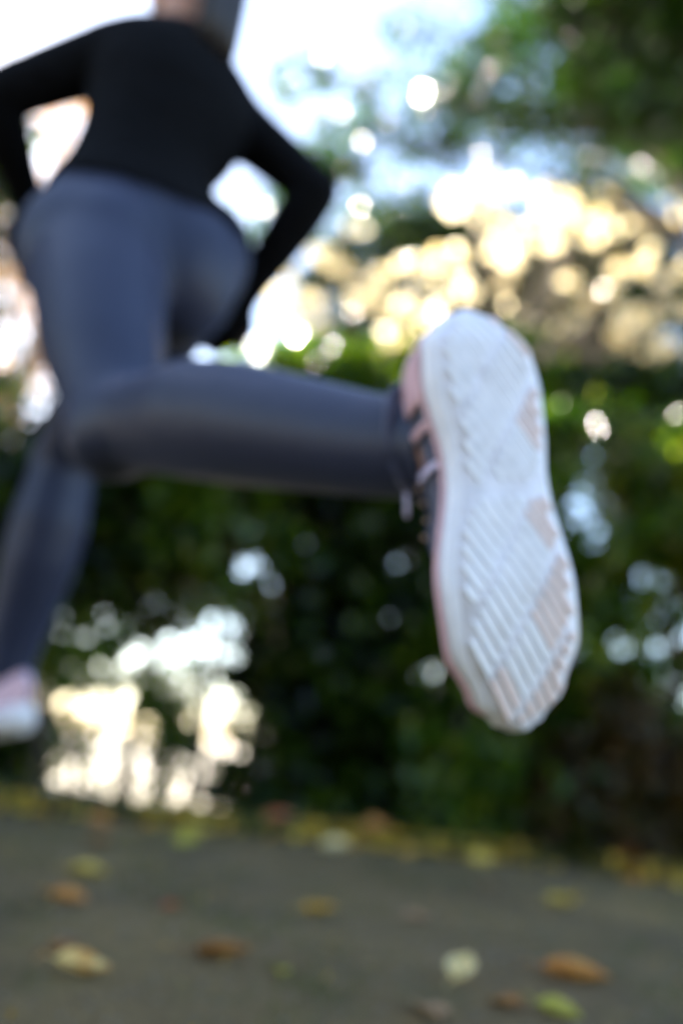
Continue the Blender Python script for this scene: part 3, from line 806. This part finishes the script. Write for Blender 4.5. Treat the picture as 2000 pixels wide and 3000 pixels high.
# larger leaves caught along the edge
EG = 'leaves caught along the path edge'
EDGE = [(-.593, 2.458, 'orange', 'orange leaf at the path edge in front of the bright gap'), (-.303, 2.489, 'yellow', 'yellow leaf at the path edge where the bright gap ends'),
        (-.309, 2.243, 'green', 'yellow-green leaf on the tarmac just short of the litter strip'), (-.098, 2.70, 'red', 'rust-red leaf at the foot of the dense black-green evergreen'),
        (.083, 2.455, 'cream', 'pale cream leaf lying in the litter along the path edge'), (1.0, 2.60, 'red', 'rust-red leaf in front of the low russet bush'),
        (.213, 2.70, 'orange', 'orange leaf among the litter under the dark hedge'), (.30, 2.488, 'amber', 'amber leaf in the litter beside the pale cream leaf'),
        (.52, 2.5, 'yellow', 'yellow leaf in the litter before the small bright green bush')]
for i, (x, y, mk, lb) in enumerate(EDGE):
    o = link('fallen_leaf', leaf_mesh(random.uniform(.065, .09), random.uniform(.024, .032), .25, 50 + i), FM[mk])
    yy = min(y, 2.9); o.location = (x, yy, .0 if yy < ey(x) else .045)
    o.rotation_euler = (R(random.uniform(10, 45)), R(random.uniform(-20, 20)), R(random.uniform(-40, 40)))
    tag(o, lb, 'leaf', EG)

# uncountable litter along the edge, grit and moss on the tarmac, grass on the verge
def scatter_litter():
    n = 6500
    x = rng.uniform(-3, 3, n); e = np.array([ey(float(q)) for q in x])
    y = e + np.abs(rng.normal(size=n)) * np.where(rng.random(n) < .3, -.05, .09) + .02
    kp = rng.random(n) < np.clip(.45 + .45 * np.sin(2.3 * x + 1) * np.sin(5.9 * x) + .25 * np.sin(13 * x), .08, 1)
    x, y, e = x[kp], y[kp], e[kp]; n = len(x)
    z = np.where(y > e + .03, .03, .004) + rng.uniform(0, .012, n)
    V, F = leaves_np(np.stack([x, y, z], 1), .04, 1.0, .4, .6)
    me = np_mesh('leaf_litter', V, F)
    o = link('leaf_litter', me, leaf_mat('edge litter', [(.50, .18, .02), (.68, .36, .03), (.80, .58, .08), (.35, .17, .03), (.55, .46, .07), (.80, .66, .18)], .25, .6), None, False)
    tag(o, 'yellow and orange leaf litter drifted along the path edge', 'leaf litter', kind='stuff')
    n = 5200
    x = rng.uniform(-2.6, 2.6, n); e = np.array([ey(float(q)) for q in x]); y = e + rng.uniform(-.02, .34, n) ** 1.0
    h = rng.uniform(.03, .085, n); a = rng.uniform(0, 6.28, n); w_ = .003
    B = np.stack([x, y, np.full(n, .005)], 1); s = np.stack([np.cos(a), np.sin(a), 0 * a], 1) * w_
    T = B + np.stack([rng.normal(size=n) * .02, rng.normal(size=n) * .02, h], 1)
    V = np.stack([B - s, B + s, T], 1).reshape(-1, 3); F = np.arange(3 * n).reshape(-1, 3)
    o = link('verge_grass', np_mesh('verge_grass', V, F), leaf_mat('verge grass blade', [(.03, .06, .012), (.07, .10, .02), (.12, .12, .03)], .3, .5), None, False)
    tag(o, 'short ragged grass growing along the path edge', 'grass', kind='stuff')
    n = 420
    x = rng.uniform(-1.5, 1.6, n); y = .7 + 1.95 * rng.random(n) ** .7
    V, F = leaves_np(np.stack([x, y, rng.uniform(.0, .004, n)], 1), .014, 1.4, .3, .55)
    o = link('leaf_crumbs', np_mesh('leaf_crumbs', V, F), leaf_mat('leaf crumb', [(.12, .06, .02), (.32, .15, .03), (.45, .30, .06), (.18, .12, .05)], .2, .7), None, False)
    tag(o, 'tiny brown and yellow leaf crumbs strewn over the tarmac', 'leaf crumbs', kind='stuff')
    # grit: little angular stones on the tarmac
    n = 5200
    x = rng.uniform(-1.3, 1.3, n); y = rng.uniform(.55, 2.6, n)
    sz = rng.uniform(.0012, .0034, n) * np.where(rng.random(n) < .05, 1.7, 1)
    base = np.array([(1, 0, 0), (-.5, .87, 0), (-.5, -.87, 0), (.1, .1, .9)], float)
    ang = rng.uniform(0, 6.28, n); ca, sa = np.cos(ang), np.sin(ang)
    V = np.stack([np.stack([x + sz * (ca * b[0] - sa * b[1]), y + sz * (sa * b[0] + ca * b[1]), -.0042 + sz * b[2]], 1) for b in base], 1).reshape(-1, 3)
    k = np.arange(n)[:, None] * 4
    F = np.concatenate([k + q for q in ([0, 1, 3], [1, 2, 3], [2, 0, 3])], 1).reshape(-1, 3)
    mt = leaf_mat('grit', [(.05, .045, .04), (.14, .12, .10), (.24, .21, .18), (.09, .08, .05)], 0, .8)
    o = link('grit', np_mesh('grit', V, F), mt, None, False); tag(o, 'fine loose grit on the tarmac', 'grit', kind='stuff')
    n = 5000
    cx = rng.uniform(-1.2, 1.2, 130); cy = rng.uniform(.6, 2.5, 130); i = rng.integers(0, 130, n)
    x = cx[i] + rng.normal(size=n) * .035; y = cy[i] + rng.normal(size=n) * .05
    h = rng.uniform(.003, .011, n); a = rng.uniform(0, 6.28, n)
    B = np.stack([x, y, np.full(n, -.004)], 1); s = np.stack([np.cos(a), np.sin(a), 0 * a], 1) * .0018
    T = B + np.stack([rng.normal(size=n) * .004, rng.normal(size=n) * .004, h], 1)
    V = np.stack([B - s, B + s, T], 1).reshape(-1, 3); F = np.arange(3 * n).reshape(-1, 3)
    o = link('moss', np_mesh('moss', V, F), leaf_mat('moss tuft', [(.05, .06, .012), (.10, .11, .02), (.14, .13, .03)], .2, .8), None, False)
    tag(o, 'patchy green moss on the worn tarmac', 'moss', kind='stuff')
scatter_litter()
